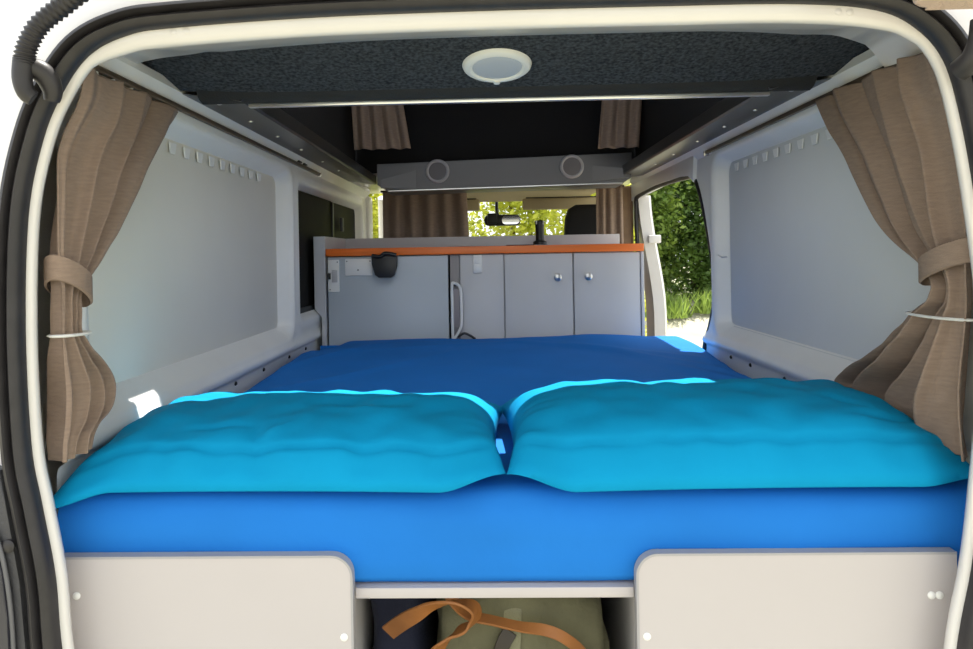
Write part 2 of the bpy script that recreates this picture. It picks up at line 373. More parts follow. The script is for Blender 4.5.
blind(1, 1.31, 2.570, -.274, .316, 'flat cool grey blind covering the window next to the sliding door', [1.80+i*.083 for i in range(9)], SHADE_C)
# small latch hook on the right recess
hk = tube('hook_wire', [(XC+.745, 2.42, -.02), (XC+.74, 2.46, -.022), (XC+.75, 2.53, -.014)], .003, CAPW, n=6); hk.parent = wr
# ---- dark tinted sliding window further forward on the left
gx = XC-.786
g1 = prism('pane', rrect(2.77, 3.50, -.215, .268, .03), 'x', gx-.006, gx, DARKGLASS, None, .001, 1)
g2 = prism('pane', rrect(3.48, 4.13, -.215, .268, .03), 'x', gx-.013, gx-.007, DARKGLASS, None, .001, 1)
g3 = box('meeting_rail', gx-.008, gx+.006, 3.475, 3.505, -.21, .265, BLACKP, bev=.002)
g4 = box('latch', gx, gx+.016, 3.66, 3.70, .13, .20, PLASTIC, bev=.004); g5 = box('lower_rail', gx-.006, gx+.006, 2.77, 4.13, -.225, -.198, BLACKP, bev=.002)
thing('window_1', (gx, 3.45, -.22), 'dark tinted sliding window behind the kitchen end panel', None, [g1, g2, g3, g4, g5], kind='structure')
# ---- door opening: header, seal, B-pillar
hd = prism('trim_2', [(2.78, .365), (2.80, .262), (2.86, .296), (3.00, .303), (3.44, .31), (3.95, .30), (4.02, .25), (4.10, .25), (4.10, .365)], 'x', XC+.742, XC+.80, WALL, None, .004, 2)
tag(hd, 'pale metal header above the sliding door opening', kind='structure')
seal_p = spline([(XC+.765, 2.80, -.60), (XC+.765, 2.755, -.37), (XC+.765, 2.68, -.277), (XC+.765, 2.622, -.186), (XC+.765, 2.613, -.125), (XC+.765, 2.64, -.022), (XC+.762, 2.705, .128), (XC+.76, 2.765, .225), (XC+.758, 2.83, .280), (XC+.757, 2.95, .296), (XC+.757, 3.44, .306), (XC+.757, 3.88, .292), (XC+.757, 3.93, .255), (XC+.759, 3.93, .07), (XC+.765, 3.90, -.1), (XC+.775, 3.90, -.5)], 90)
sl = tube('trim_3', seal_p, .011, RUBBER, n=10); tag(sl, 'black rubber seal around the sliding door opening', kind='structure')
V, Zs = [], lin(-.95, .30, 16)
def bpx(z): return XC+.765+.075*sst(.32, -.35, z)
for z in Zs:
    xi = bpx(z); V += [(xi, 3.915, z), (xi+.055, 3.905, z), (xi+.07, 3.93, z), (xi+.07, 4.06, z), (xi-.01, 4.06, z)]
bp = mesh_obj('wall_pillar', V, [(i*5+k, i*5+(k+1) % 5, (i+1)*5+(k+1) % 5, (i+1)*5+k) for i in range(len(Zs)-1) for k in range(5)], WHITE, None, True, angle=0.6)
tag(bp, 'sunlit white door pillar at the front edge of the sliding door opening', kind='structure')
st = box('striker', bpx(.07)+.02, bpx(.07)+.085, 3.87, 3.91, .045, .088, WHITE, bp, bev=.006)
pl = box('trim_4', XC+.685, XC+.752, 3.98, 4.05, -.60, .36, mat('brown_pillar_trim', (.30, .19, .11), .6, var=.1), None, .012, 3); tag(pl, 'brown pillar trim beside the sliding door opening', kind='structure')
bl = box('wall_pillar', XC-.80, XC-.735, 4.30, 4.42, -.60, .36, WALL, None, .015, 3); tag(bl, 'pale pillar between the tinted window and the cab', kind='structure')
# ================================================================== CEILING
V = []; nx = 60; prof = [(1.38, .4262), (1.45, .411), (1.54, .392), (1.60, .379), (1.632, .3725)]
for y, z in prof:
    for i in range(nx+1):
        x = XC-.79+1.58*i/nx; V.append((x, y, z+.012*abs((x-XC)/.74)**8))
ceil = mesh_obj('ceiling', V, [(j*(nx+1)+i, j*(nx+1)+i+1, (j+1)*(nx+1)+i+1, (j+1)*(nx+1)+i) for j in range(len(prof)-1) for i in range(nx)], CARPET, None, True)
tag(ceil, 'charcoal carpeted roof panel above the rear of the bed', kind='structure')
prism('roof_beam', [(1.628, .374), (1.638, .362), (1.66, .356), (1.668, .36), (1.67, .44), (1.61, .45), (1.61, .395)], 'x', XC-.69, XC+.69, BEAM, ceil, .003, 2)
prism('outer_roof', [(1.20, .425), (1.67, .462), (1.67, .475), (1.20, .438)], 'x', XC-.80, XC+.80, WHITE, ceil, .002, 1)
box('edge_bar', -.545, .642, 1.661, 1.675, .3475, .3600, ALU, ceil, .003, 2)
for s in (-1, 1):
    X = lambda d: XC+s*d
    prof = [(.74, .381), (.729, .3775), (.66, .369), (.595, .358), (.588, .362), (.588, .40), (.68, .43), (.80, .47)]
    V = [(X(d), y, z) for y in (1.64, 3.62) for d, z in prof]; n = len(prof)
    r = mesh_obj('side_rail', V, [(i, i+1, i+1+n, i+n) for i in range(n-1)], RAILM, ceil, True, angle=0.5)
    for y in (1.72, 1.95, 2.20, 2.48, 2.80, 3.10):
        d = .672; lathe('rail_screw', [(.0005, 0), (.006, 0), (.0055, .002), (.0005, .0035)], CHROME, r, face_to((X(d), y, .3702), (s*-.12, 0, -1)), 10)
    # side canvas of the raised pop-top
    cv = [(X(.672), 1.70, .425), (X(.672), 3.50, .425), (X(.655), 3.50, .80), (X(.655), 2.02, .93)]
    mesh_obj('side_canvas', cv, [(0, 1, 2, 3)], CANVAS, ceil, False)
mesh_obj('front_canvas', [(XC-.68, 3.50, .40), (XC+.68, 3.50, .40), (XC+.66, 3.52, .82), (XC-.66, 3.52, .82)], [(0, 1, 2, 3)], CANVAS, ceil, False)
prism('pop_top_lid', [(2.02, .925), (3.60, .79), (3.62, .81), (3.60, .84), (2.05, .975), (2.02, .965)], 'x', XC-.66, XC+.70, CANVAS, ceil, .006, 2)
prism('pop_top_shell', [(2.0, .978), (3.66, .842), (3.66, .858), (2.0, .994)], 'x', XC-.70, XC+.74, WHITE, ceil, .004, 2)
box('cab_roof', XC-.80, XC+.80, 3.52, 4.62, .40, .43, WHITE, ceil, .004)
# ---- round ceiling light
cl_c = Vector((.0255, 1.5225, .3948)); cl_n = Vector((0, -.21, -1)).normalized()
Mx = face_to(cl_c, cl_n)
c1 = lathe('ring', [(.050, .003), (.052, .008), (.057, .0105), (.065, .009), (.0705, .005), (.0725, 0), (.05, 0)], LIGHTRING, None, Mx, 48)
c2 = lathe('diffuser', [(.0005, .004), (.0525, .004), (.0525, .006), (.047, .0085), (.03, .0095), (.0005, .010)], DIFF, None, Mx, 48)
c3 = lathe('switch', [(.0005, 0), (.007, 0), (.007, .004), (.0005, .005)], LIGHTRING, None, face_to(cl_c+Vector((0, .978, -.206))*.0625+cl_n*.008, cl_n), 12)
thing('ceiling_light', cl_c, 'round white ceiling light with frosted disc on charcoal carpet', 'light', [c1, c2, c3])
# ================================================================== FLOOR
fl = box('floor', XC-.84, XC+.84, 1.14, 5.0, -1.0, -.95, GREYMETAL, None, .004); tag(fl, 'grey vinyl floor of the van', kind='structure')
# ================================================================== BED BASE
bd = box('platform_board', XC-.735, XC+.735, 1.178, 3.02, -.5505, -.535, BOARD, bev=.002)
sup = [box('partition', x-.008, x+.008, 1.19, 2.3, -.949, -.551, mat('partition_grey', (.62, .60, .59), .5), bev=.002) for x in (-.262, .262)]
bk = box('back_panel', -.254, .254, 2.0, 2.016, -.949, -.551, mat('dark_panel', (.05, .05, .06), .6), bev=.002)
fe = box('front_edging', -.2235, .2235, 1.172, 1.1785, -.5515, -.5345, BOARD, bev=.0015)
thing('bed_platform', (XC, 2.1, -.949), 'pale board bed platform over the open luggage space', 'bed platform', [bd, fe, bk]+sup)
def front_panel(x0, x1, inner_right, label, caps):
    r = (0.0, .032, 0.0, 0.0) if inner_right else (0.0, 0.0, .032, 0.0)
    rr = tuple(max(q, .002) for q in r)
    b = prism('board', rrect(x0, x1, -.949, -.479, rr, 10), 'y', 1.158, 1.176, BOARD, None, .0012, 1)
    # edging strip along the top and the inner side
    xi, sg = (x1, 1) if inner_right else (x0, -1)
    path = [(x0 if inner_right else x1, -.4785), (xi-sg*.034, -.4785)]
    c = (xi-sg*.032, -.511)
    for i in range(1, 11):
        a = PI/2-PI/2*i/10; path.append((c[0]+sg*.0325*math.cos(a), c[1]+.0325*math.sin(a)))
    path.append((xi+sg*.0005, -.949))
    V, Fc = [], []
    n = len(path)
    for i, (x, z) in enumerate(path):
        t = Vector(path[min(i+1, n-1)])-Vector(path[max(i-1, 0)]); t.normalize(); nn = Vector((-t.y, t.x))
        if nn.y < 0 or (abs(nn.y) < .02 and nn.x*sg < 0): nn = -nn
        o_ = Vector((x, z))
        for (k, y) in ((-.001, 1.1575), (.0028, 1.1575), (.0028, 1.1765), (-.001, 1.1765)):
            q = o_+nn*k; V.append((q.x, y, q.y))
    for i in range(n-1):
        for k in range(4): a, b_ = i*4+k, i*4+(k+1) % 4; Fc.append((a, b_, b_+4, a+4))
    e = mesh_obj('edging', V, Fc, EDGING, None, True, angle=.6)
    cp = [lathe('screw_cap', [(.0005, 0), (.0062, 0), (.0062, .0012), (.004, .0028), (.0005, .0034)], CAPW, None, face_to((x, 1.158, z), (0, -1, 0)), 16) for x, z in caps]
    thing('bed_front_panel', ((x0+x1)/2, 1.167, -.949), label, 'panel', [b, e]+cp)
front_panel(-.700, -.228, True, 'pale bed front panel with single screw caps, next to the navy bag', [(-.672, -.538), (-.240, -.606)])
front_panel(.228, .722, False, 'pale bed front panel with a pair of screw caps in its corner', [(.694, -.543), (.682, -.543), (.240, -.606)])
# ================================================================== MATTRESS in blue fitted sheet
def bed_wrinkle(x, y):
    h = .004*fbm(x*3.1, y*2.2, 1.3)+.0025*fbm(x*7, y*4, 4.1)
    h += .0045*fbm(x*1.2+y*2.5, y*.8-x*1.1, 9.7)
    # long soft creases fanning from the far right corner
    for (cx, cy, ang, w, a, L) in ((.60, 2.35, 2.2, .03, .010, .5), (.68, 2.05, 2.0, .035, .012, .4), (.45, 2.6, 2.5, .03, .007, .5), (-.45, 2.2, .9, .03, .006, .5), (-.6, 2.5, 1.1, .03, .007, .4), (-.2, 2.75, .3, .02, .004, .5)):
        dx, dy = x-cx, y-cy; u = dx*math.cos(ang)+dy*math.sin(ang); v = -dx*math.sin(ang)+dy*math.cos(ang)
        h += a*math.exp(-(v/w)**2)*math.exp(-(u/L)**2)
    return h
def build_mattress():
    V, Fc = [], []
    nx = 130
    # section along Y: bottom front, front face, rounded edge, top, rounded far edge
    sec = [(1.30, -.533), (1.196, -.533), (1.186, -.530), (1.180, -.518), (1.178, -.49), (1.178, -.46), (1.179, -.435), (1.183, -.415), (1.191, -.399), (1.205, -.389), (1.225, -.384)]
    ys = [1.25+i*.0195 for i in range(88)]
    sec += [(y, -.383+.044*sst(1.3, 2.95, y)) for y in ys]
    sec += [(2.975, -.342), (2.992, -.350), (3.002, -.364), (3.006, -.40), (3.006, -.52), (2.99, -.533)]
    for j, (y, z) in enumerate(sec):
        for i in range(nx+1):
            u = i/nx*2-1; hw = .740+.016*sst(1.30, 1.22, y)
            x = XC+hw*u
            e = max(0.0, (abs(u)-.955)/.045)
            zz, yy = z, y
            top = 6 < j < len(sec)-4
            if top:
                zz = z+bed_wrinkle(x, y)*(1-e)-.034*e**2.2*sst(1.25, 1.6, y)
                # far-left corner is turned down, right side drops in a loose fold
                zz -= .05*sst(.88, .97, u)*sst(1.75, 2.05, y)*sst(2.7, 2.3, y)*.25
                zz -= .03*sst(-.80, -.93, u)*sst(2.6, 2.95, y)
                zz += .012*math.exp(-((u-.55)/.25)**2)*sst(2.6, 2.95, y)-.004*math.exp(-((u+.1)/.2)**2)*sst(2.7, 2.95, y)
            elif j <= 6:
                yy = y+.004*fbm(x*5, z*9, 2.0)*(1 if j > 1 else 0)+.009*fbm(x*2.1, z*22+x*1.8, 6.0)*(1 if j > 2 else 0)
                zz = z+.004*fbm(x*2.0, 3.3)*(1 if 0 < j < 4 else 0)
            V.append((x, yy, zz))
    n = nx+1
    for j in range(len(sec)-1):
        for i in range(nx): a = j*n+i; Fc.append((a, a+1, a+n+1, a+n))
    # close the sides and the underside
    L = [j*n for j in range(len(sec))]; R = [j*n+nx for j in range(len(sec))]
    Fc.append(tuple(L)); Fc.append(tuple(R)); Fc.append(tuple(range(nx+1))+tuple(reversed(range((len(sec)-1)*n, len(sec)*n))))
    return mesh_obj('mattress', V, Fc, SHEET, None, True, angle=1.2)
mt = build_mattress(); tag(mt, 'wide mattress in a royal blue fitted sheet filling the van', 'mattress')
# ================================================================== PILLOWS
def pillow(cx, cy, w, d, T, yaw, tilt, seed, label, base, dents, lc=(0, 0), rc=(0, 0)):
    n, m_ = 84, 60; V, Fc = [], []
    def pt(u, v, top):
        au, av = abs(u), abs(v)
        prof = max(0.0, (1-au**6.0))**.56*max(0.0, (1-av**2.6))**.58
        h = T*prof
        # outline: sides drawn in a little between the corner ears
        x = u*w/2*(1-.035*(1-v*v)*au**6+.02*av**6*au**4)
        y = v*d/2*(1-.06*(1-u*u)*av**6+.02*au**6*av**4)
        flange = sst(.90, 1.0, max(au, av))
        wr = (.009*fbm(u*3+seed, v*2.2, seed)+.006*fbm(u*7+seed, v*4.0, seed+3))*(1-flange)
        cl_, cr_ = sst(-.72, -1.0, u)*sst(.1, -.9, v), sst(.72, 1.0, u)*sst(.1, -.9, v)
        y += lc[0]*cl_+rc[0]*cr_
        # puckers running inwards from the edges
        wr += .004*math.sin(u*26+3*fbm(u*4, seed))*sst(.55, .98, av)*(1-flange)*.8
        wr += .004*math.sin(v*15+3*fbm(v*4, seed+5))*sst(.70, .98, au)*(1-flange)*.8
        for (du, dv, su, sv, a, rot) in dents:
            p, q = u-du, v-dv; r_ = p*math.cos(rot)+q*math.sin(rot); s_ = -p*math.sin(rot)+q*math.cos(rot)
            wr += a*math.exp(-(r_/su)**2-(s_/sv)**2)
        # stitched line a little in from the front edge
        wr -= .007*math.exp(-((v+.80+.02*fbm(u*3, seed+8))/.018)**2)*sst(.99, .9, au)
        z = ((h+wr*prof**.3) if top else -h*.22)-.015*sst(-.72, -1.0, v)+lc[1]*cl_+rc[1]*cr_
        return Vector((x, y, z))
    for top in (1, 0):
        for j in range(m_+1):
            for i in range(n+1):
                u = i/n*2-1; v = j/m_*2-1
                u = math.copysign(abs(u)**.85, u); v = math.copysign(abs(v)**.85, v)
                V.append(pt(u, v, top))
    N = (n+1)*(m_+1)
    for k in (0, N):
        for j in range(m_):
            for i in range(n): a = k+j*(n+1)+i; Fc.append((a, a+1, a+n+2, a+n+1))
    M = Matrix.Translation((cx, cy, base)) @ Matrix.Rotation(yaw, 4, 'Z') @ Matrix.Rotation(tilt, 4, 'X')
    bm = bmesh.new(); vs_ = [bm.verts.new(M @ v) for v in V]
    for f in Fc: bm.faces.new([vs_[i] for i in f])
    bmesh.ops.remove_doubles(bm, verts=bm.verts, dist=1e-5)
    o = bm_obj('pillow', bm, PILL, None, True, angle=1.6)
    tag(o, label, 'pillow', 'pair of turquoise pillows on the bed'); return o
pillow(-.347, 1.395, .738, .48, .076, math.radians(-1.5), math.radians(2), 2.0, 'turquoise pillow with a star crease, on the tinted window side of the bed', -.352,
       [(-.12, -.70, .05, .18, -.010, .25), (-.05, -.62, .03, .14, .008, -.5), (-.35, -.55, .12, .03, -.006, .2), (.25, -.2, .30, .06, .005, -.4)], (-.02, -.022), (.055, .014))
pillow(.401, 1.395, .748, .49, .091, math.radians(1.2), math.radians(2), 7.0, 'smooth plump turquoise pillow on the sliding door side of the bed', -.351,
       [(.72, -.55, .16, .04, -.009, .2), (.60, -.30, .03, .16, -.006, .5), (-.2, .1, .5, .1, .004, .1)], (.055, .014), (.03, .006))
# ================================================================== CURTAINS
def curtain(name, levels, s, npl, nu, nz, m, thick=.003, phase=0.0, seed=0.0):
    """levels: (z, y_edge, y_far, x_mid, amp) from top to bottom; y_edge = end at the rear pillar, y_far = leading edge"""
    V, Fc = [], []
    L = levels
    def at(t):
        k = t*(len(L)-1); i = min(int(k), len(L)-2); f = k-i
        p0, p1, p2, p3 = L[max(i-1, 0)], L[i], L[i+1], L[min(i+2, len(L)-1)]
        out = []
        for a, b, c, d in zip(p0, p1, p2, p3):
            out.append(0.5*((2*b)+(c-a)*f+(2*a-5*b+4*c-d)*f*f+(3*b-a-3*c+d)*f**3))
        return out
    for j in range(nz+1):
        z, y0, y1, xm, amp = at(j/nz)
        for i in range(nu+1):
            u = i/nu
            ph = 2*PI*npl*(u+.03*fbm(u*3, z*1.5, seed))+phase
            y = y0+(y1-y0)*(u+.05/npl*math.sin(2*ph)+.03*fbm(u*4, z*3, seed+6)*u*(1-u)*4)
            x = xm+s*(-amp)*(.75+.9*fbm(u*4.5, z*2.0, seed+4))*(math.sin(ph)+.22*math.sin(2.3*ph+1.1+3*z))+.006*fbm(u*9+z*2, z*5, seed)
            w_ = sst(1.45, 1.17, y)*sst(.16, .33, z)
            V.append((x-s*.032*w_, y, z+.004*fbm(u*5, j*.2, seed+2)-.018*w_))
    n = nu+1
    for j in range(nz):
        for i in range(nu): a = j*n+i; Fc.append((a, a+1, a+n+1, a+n))
    o = mesh_obj(name, V, Fc, m, None, True)
    md = o.modifiers.new('thickness', 'SOLIDIFY'); md.thickness = thick; md.offset = 0
    return o
def band(name, cx, cy, rx, ry, z0, z1, h, m, tilt=0.0, n=48, t=.004):
    """closed loop of cloth around a gathered curtain; z drops from z0 (rear) to z1 (leading edge)"""
    V, Fc = [], []
    for k in range(n):
        a = 2*PI*k/n; x, y = cx+rx*math.cos(a), cy+ry*math.sin(a); z = z0+(z1-z0)*(.5+.5*math.sin(a))
        e = Vector((math.cos(a), math.sin(a)))
        for (q, w) in ((0, -h/2), (t, -h/2+.002), (t, h/2-.002), (0, h/2)): V.append((x+e.x*q, y+e.y*q, z+w))
    for k in range(n):
        for i in range(4):
            a, b = k*4+i, k*4+(i+1) % 4; c, d = ((k+1) % n)*4+(i+1) % 4, ((k+1) % n)*4+i; Fc.append((a, b, c, d))
    return mesh_obj(name, V, Fc, m, None, True, angle=.8)
# left: gathered by a cloth tie and a white cord at the rear pillar
XL = -.690
cL = curtain('cloth', [(.338, 1.165, 1.645, XL-.003, .012), (.27, 1.160, 1.570, XL, .015), (.18, 1.138, 1.465, XL+.002, .017), (.10, 1.132, 1.385, XL+.003, .018), (.02, 1.130, 1.290, XL+.004, .017), (-.045, 1.140, 1.205, XL+.006, .013), (-.085, 1.140, 1.198, XL+.006, .013),
                       (-.118, 1.140, 1.200, XL+.006, .013), (-.155, 1.138, 1.235, XL+.006, .019), (-.205, 1.138, 1.292, XL+.006, .024), (-.25, 1.138, 1.290, XL+.004, .024), (-.285, 1.138, 1.235, XL+.002, .020), (-.318, 1.140, 1.225, XL, .017)], -1, 3.6, 220, 110, CURT, phase=.6, seed=1.0)
tieL = band('tie_band', XL+.004, 1.175, .027, .041, -.008, -.056, .042, CURT)
cordL = band('cord', XL+.006, 1.172, .024, .040, -.117, -.118, .005, CAPW)
thing('curtain', (XL, 1.19, -.318), 'brown linen curtain tied back opposite the sliding door side, hem resting behind the pillow', 'curtain', [cL, tieL, cordL], 'tied-back brown rear curtains')
XR = .766
cR = curtain('cloth', [(.345, 1.19, 1.715, XR+.002, .012), (.28, 1.18, 1.655, XR-.002, .015), (.20, 1.175, 1.570, XR-.002, .019), (.12, 1.172, 1.50, XR-.003, .020), (.03, 1.17, 1.41, XR-.005, .020), (-.045, 1.17, 1.280, XR-.007, .017), (-.085, 1.17, 1.275, XR-.007, .017),
                       (-.118, 1.17, 1.325, XR-.008, .020), (-.16, 1.17, 1.375, XR-.010, .026), (-.21, 1.17, 1.45, XR-.012, .032), (-.255, 1.17, 1.54, XR-.012, .034), (-.295, 1.17, 1.575, XR-.012, .030), (-.338, 1.17, 1.49, XR-.010, .026)], 1, 3.8, 220, 110, CURT, phase=2.0, seed=5.0)
tieR = band('tie_band', XR-.006, 1.222, .031, .064, -.004, -.046, .042, CURT)
cordR = band('cord', XR-.008, 1.248, .030, .082, -.116, -.116, .005, CAPW)
thing('curtain', (XR, 1.25, -.338), 'brown linen curtain tied back next to the sliding door side, its lower half flaring wide', 'curtain', [cR, tieR, cordR], 'tied-back brown rear curtains')
# small curtains hanging inside the pop-top and cab divider curtains (these hang across the van)
def cross_curtain(x0t, x1t, x0b, x1b, z0, z1, y, npl, label, group, amp=.014, seed=0.0, header=True):
    V, Fc = [], []; nu, nz = 90, 24
    for j in range(nz+1):
        t = j/nz; z = z0+(z1-z0)*t; a, b = x0t+(x0b-x0t)*t, x1t+(x1b-x1t)*t
        for i in range(nu+1):
            u = i/nu; ph = 2*PI*npl*(u+.03*fbm(u*3, t, seed))
            V.append((a+(b-a)*u, y+amp*(.5+.5*t)*math.sin(ph)+.003*fbm(u*9, t*3, seed), z+.004*fbm(u*4, seed)*t))
    n = nu+1
    for j in range(nz):
        for i in range(nu): k = j*n+i; Fc.append((k, k+1, k+n+1, k+n))
    o = mesh_obj('cloth', V, Fc, CURT, None, True); md = o.modifiers.new('thickness', 'SOLIDIFY'); md.thickness = .003
    h = tube('heading_rod', [(min(x0t, x1t)-.01, y, z0-.006), (max(x0t, x1t)+.01, y, z0-.006)], .006, BRONZE, n=8)
    return thing('small_curtain', ((x0b+x1b)/2, y, z1), label, 'curtain', [o, h], group)
cross_curtain(-.60, -.385, -.585, -.335, .80, .475, 3.22, 4, 'short brown curtain in the pop-top, its hem flaring to a point above the grey shelf', 'short curtains hanging in the pop-top', seed=1)
cross_curtain(.525, .695, .490, .668, .80, .458, 3.22, 3, 'short straight brown curtain in the pop-top on the sliding door side', 'short curtains hanging in the pop-top', seed=4)
cross_curtain(-.545, -.108, -.548, -.085, .345, -.30, 3.80, 5, 'wide brown cab curtain drawn behind the fridge end of the worktop', 'brown curtains dividing off the cab', amp=.022, seed=7)
cross_curtain(.565, .70, .560, .70, .350, -.30, 3.80, 3, 'narrow bunched brown cab curtain beside the black seat headrest', 'brown curtains dividing off the cab', amp=.02, seed=9)
# ================================================================== KITCHEN UNIT
KY = 3.05; K1 = 3.50; KB = -.949
ep = prism('end_panel', [(-.698, KB), (-.682, KB), (-.682, .088), (-.730, .088), (-.730, -.215), (-.698, -.25)], 'y', KY-.012, K1, GREYLAM, None, .002, 1)
bk = box('back_upstand', -.681, .625, K1-.02, K1, -.02, .088, GREYLAM, bev=.002)
thing('kitchen_end_panel', (-.70, 3.27, KB), 'tall grey end panel and upstand framing the orange worktop', 'panel', [ep, bk])
wt = box('board', -.680, .645, KY-.014, K1-.021, .004, .036, ORANGE, bev=.003)
wlid = box('sink_rim', .08, .20, KY+.10, KY+.36, .036, .041, mat('dark_glass_lid', (.02, .02, .02), .1), bev=.001)
thing('worktop', (0, 3.27, .004), 'grey worktop with a bright orange wood front edge', 'worktop', [wt, wlid])
# fridge
fr_b = box('body', -.676, -.168, KY+.022, K1-.03, KB, .002, BLACKP, bev=.002)
fr_d = box('door', -.674, -.168, KY, KY+.021, -.90, .001, FRIDGE, bev=.003)
hy = KY-.02
loop = spline([(-.146, hy, -.115), (-.122, hy, -.128), (-.115, hy, -.17), (-.115, hy, -.27), (-.120, hy, -.305), (-.146, hy, -.345), (-.152, hy, -.33), (-.152, hy, -.23), (-.152, hy, -.13)], 40, True)
loop.append(loop[0])
thing('fridge', (-.42, 3.27, KB), 'blue grey fridge front below the orange worktop', 'fridge', [fr_b, fr_d])
fh1 = tube('grip_loop', loop, .0062, CAPW, n=8); fh2 = box('inner_plate', -.149, -.122, KY-.018, KY-.012, -.30, -.14, mat('warm_grey_plate', (.30, .27, .28), .5), bev=.002)
fh3 = box('mount', -.152, -.135, KY-.02, KY+.003, -.13, -.11, PLASTIC, bev=.002); fh4 = tube('wire', spline([(-.13, KY-.012, -.34), (-.105, KY-.02, -.325), (-.08, KY-.015, -.335), (-.06, KY-.004, -.35)], 16), .005, PLASTIC, n=8)
thing('grab_handle', (-.135, KY-.012, -.345), 'long white loop handle fixed between fridge and grey cupboard', 'handle', [fh1, fh2, fh3, fh4])
# cabinet with filler panel and two doors
ca_b = box('carcass', -.160, .632, KY+.022, K1-.03, KB, .002, GREYLAM, bev=.002)
ca_f = box('filler_panel', -.118, .064, KY+.002, KY+.021, -.93, .001, GREYLAM, bev=.002)
ca_s = box('filler_strip', -.160, -.121, KY+.008, KY+.021, -.93, .001, mat('warm_grey_strip', (.30, .28, .28), .5), bev=.001)
ca_r = box('side_panel', .633, .646, KY-.004, K1-.03, KB, .002, GREYLAM, bev=.002)
doors = []
def knob(x, z):
    return lathe('knob', [(.0005, 0), (.008, 0), (.007, .010), (.0135, .014), (.0165, .020), (.0155, .026), (.009, .030), (.0005, .031)], CHROME, None, face_to((x, KY+.0015, z), (0, -1, 0)), 20)
d1 = box('door', .068, .350, KY, KY+.021, -.93, .001, GREYLAM, bev=.0025); d2 = box('door', .356, .630, KY, KY+.021, -.93, .001, GREYLAM, bev=.0025)
k1, k2 = knob(.287, -.099), knob(.414, -.097)
thing('kitchen_cabinet', (.24, 3.27, KB), 'silver grey kitchen cupboard with two doors and round knobs', 'cabinet', [ca_b, ca_f, ca_s, ca_r, d1, d2])
for d, k in ((d1, k1), (d2, k2)): k.parent = d
def plate(name, x0, x1, z0, z1, label, cat, extra):
    b = box('plate', x0, x1, KY-.007, KY-.0005, z0, z1, CAPW, bev=.0025); return thing(name, ((x0+x1)/2, KY-.003, z0), label, cat, [b]+extra)
sc = lambda x, z, r=.003: lathe('screw', [(.0005, 0), (r, 0), (r, .001), (.0005, .0015)], mat('steel_screw', (.3, .3, .3), .3, 1.0), None, face_to((x, KY-.007, z), (0, -1, 0)), 10)
plate('control_panel', -.673, -.625, -.145, -.010, 'tall white control panel with a black switch below the orange edge', 'control panel',
      [box('meter', -.656, -.632, KY-.010, KY-.006, -.105, -.055, mat('meter_grey', (.5, .5, .52), .4), bev=.001), box('switch', -.670, -.660, KY-.016, KY-.006, -.092, -.066, BLACKP, bev=.002), sc(-.632, -.02), sc(-.664, -.135)])
plate('socket_panel', -.600, -.486, -.078, -.008, 'wide white socket panel beside the black latch', 'socket panel', [sc(-.592, -.018), sc(-.494, -.018), sc(-.545, -.055, .004)])
plate('wall_switch', -.062, -.026, -.075, .0, 'small white double switch on the grey cupboard', 'switch', [box('rocker', -.056, -.032, KY-.011, KY-.006, z, z+.028, CAPW, bev=.002) for z in (-.068, -.036)])
ho = [(-.482, .004), (-.375, .004), (-.377, -.04), (-.388, -.078), (-.402, -.088), (-.452, -.088), (-.468, -.076), (-.480, -.035)]
hp = prism('cup', ho, 'y', KY-.055, KY-.0145, BLACKP, None, .006, 2)
hl = tube('lip', spline([(-.478, KY-.057, .004), (-.445, KY-.06, .0), (-.425, KY-.06, .012), (-.400, KY-.06, .010), (-.378, KY-.057, .004)], 20), .008, BLACKP, n=8)
thing('latch_cup', (-.43, KY-.03, -.088), 'black plastic latch cup hooked on the orange worktop edge', 'latch', [hp, hl])
# tap
tb = lathe('base', [(.0005, .0), (.030, .0), (.030, .012), (.022, .018), (.0005, .018)], BLACKP, None, Matrix.Translation((.232, 3.26, .041)), 24)
tc_ = lathe('column', [(.0005, .0), (.019, .0), (.019, .06), (.020, .065), (.020, .088), (.016, .094), (.0005, .094)], BLACKP, None, Matrix.Translation((.232, 3.26, .055)), 24)
tl = box('lever', .215, .249, 3.245, 3.30, .128, .148, CHROME, bev=.004); ts = tube('spout', spline([(.232, 3.262, .110), (.232, 3.33, .118), (.232, 3.38, .105), (.232, 3.39, .085)], 14), .010, BLACKP, n=12)
thing('tap', (.232, 3.26, .036), 'short black tap standing on the orange edged worktop', 'tap', [tb, tc_, tl, ts])
# ================================================================== OVERHEAD SHELF WITH SPEAKERS
SY_ = 3.40
Rt = Matrix.Rotation(math.radians(-.9), 4, 'Y')
prof = [(-.512, .432), (-.512, .335), (-.462, .303), (.630, .320), (.668, .345), (.674, .462)]
sb = prism('front_board', prof, 'y', SY_, SY_+.02, SHELFM, None, .002, 1)
def facet(x0, x1, za, zb, zc, zd, nm):
    return mesh_obj(nm, [(x0, SY_-.001, za), (x0, SY_-.001, zb), (x1, SY_-.028, zc), (x1, SY_-.028, zd), (x0, SY_+.002, za), (x0, SY_+.002, zb), (x1, SY_+.002, zc), (x1, SY_+.002, zd)],
                    [(0, 1, 2, 3), (4, 5, 6, 7), (0, 1, 5, 4), (1, 2, 6, 5), (2, 3, 7, 6), (3, 0, 4, 7)], SHELFM, None, False)
f1 = facet(-.33, -.492, .400, .312, .318, .355, 'corner_block'); f2 = facet(.49, .655, .405, .332, .345, .385, 'corner_block')
sbase = prism('shelf_board', [(-.47, .302), (.635, .318), (.635, .330), (-.47, .314)], 'y', SY_+.02, SY_+.22, SHELFM, None, .002, 1)
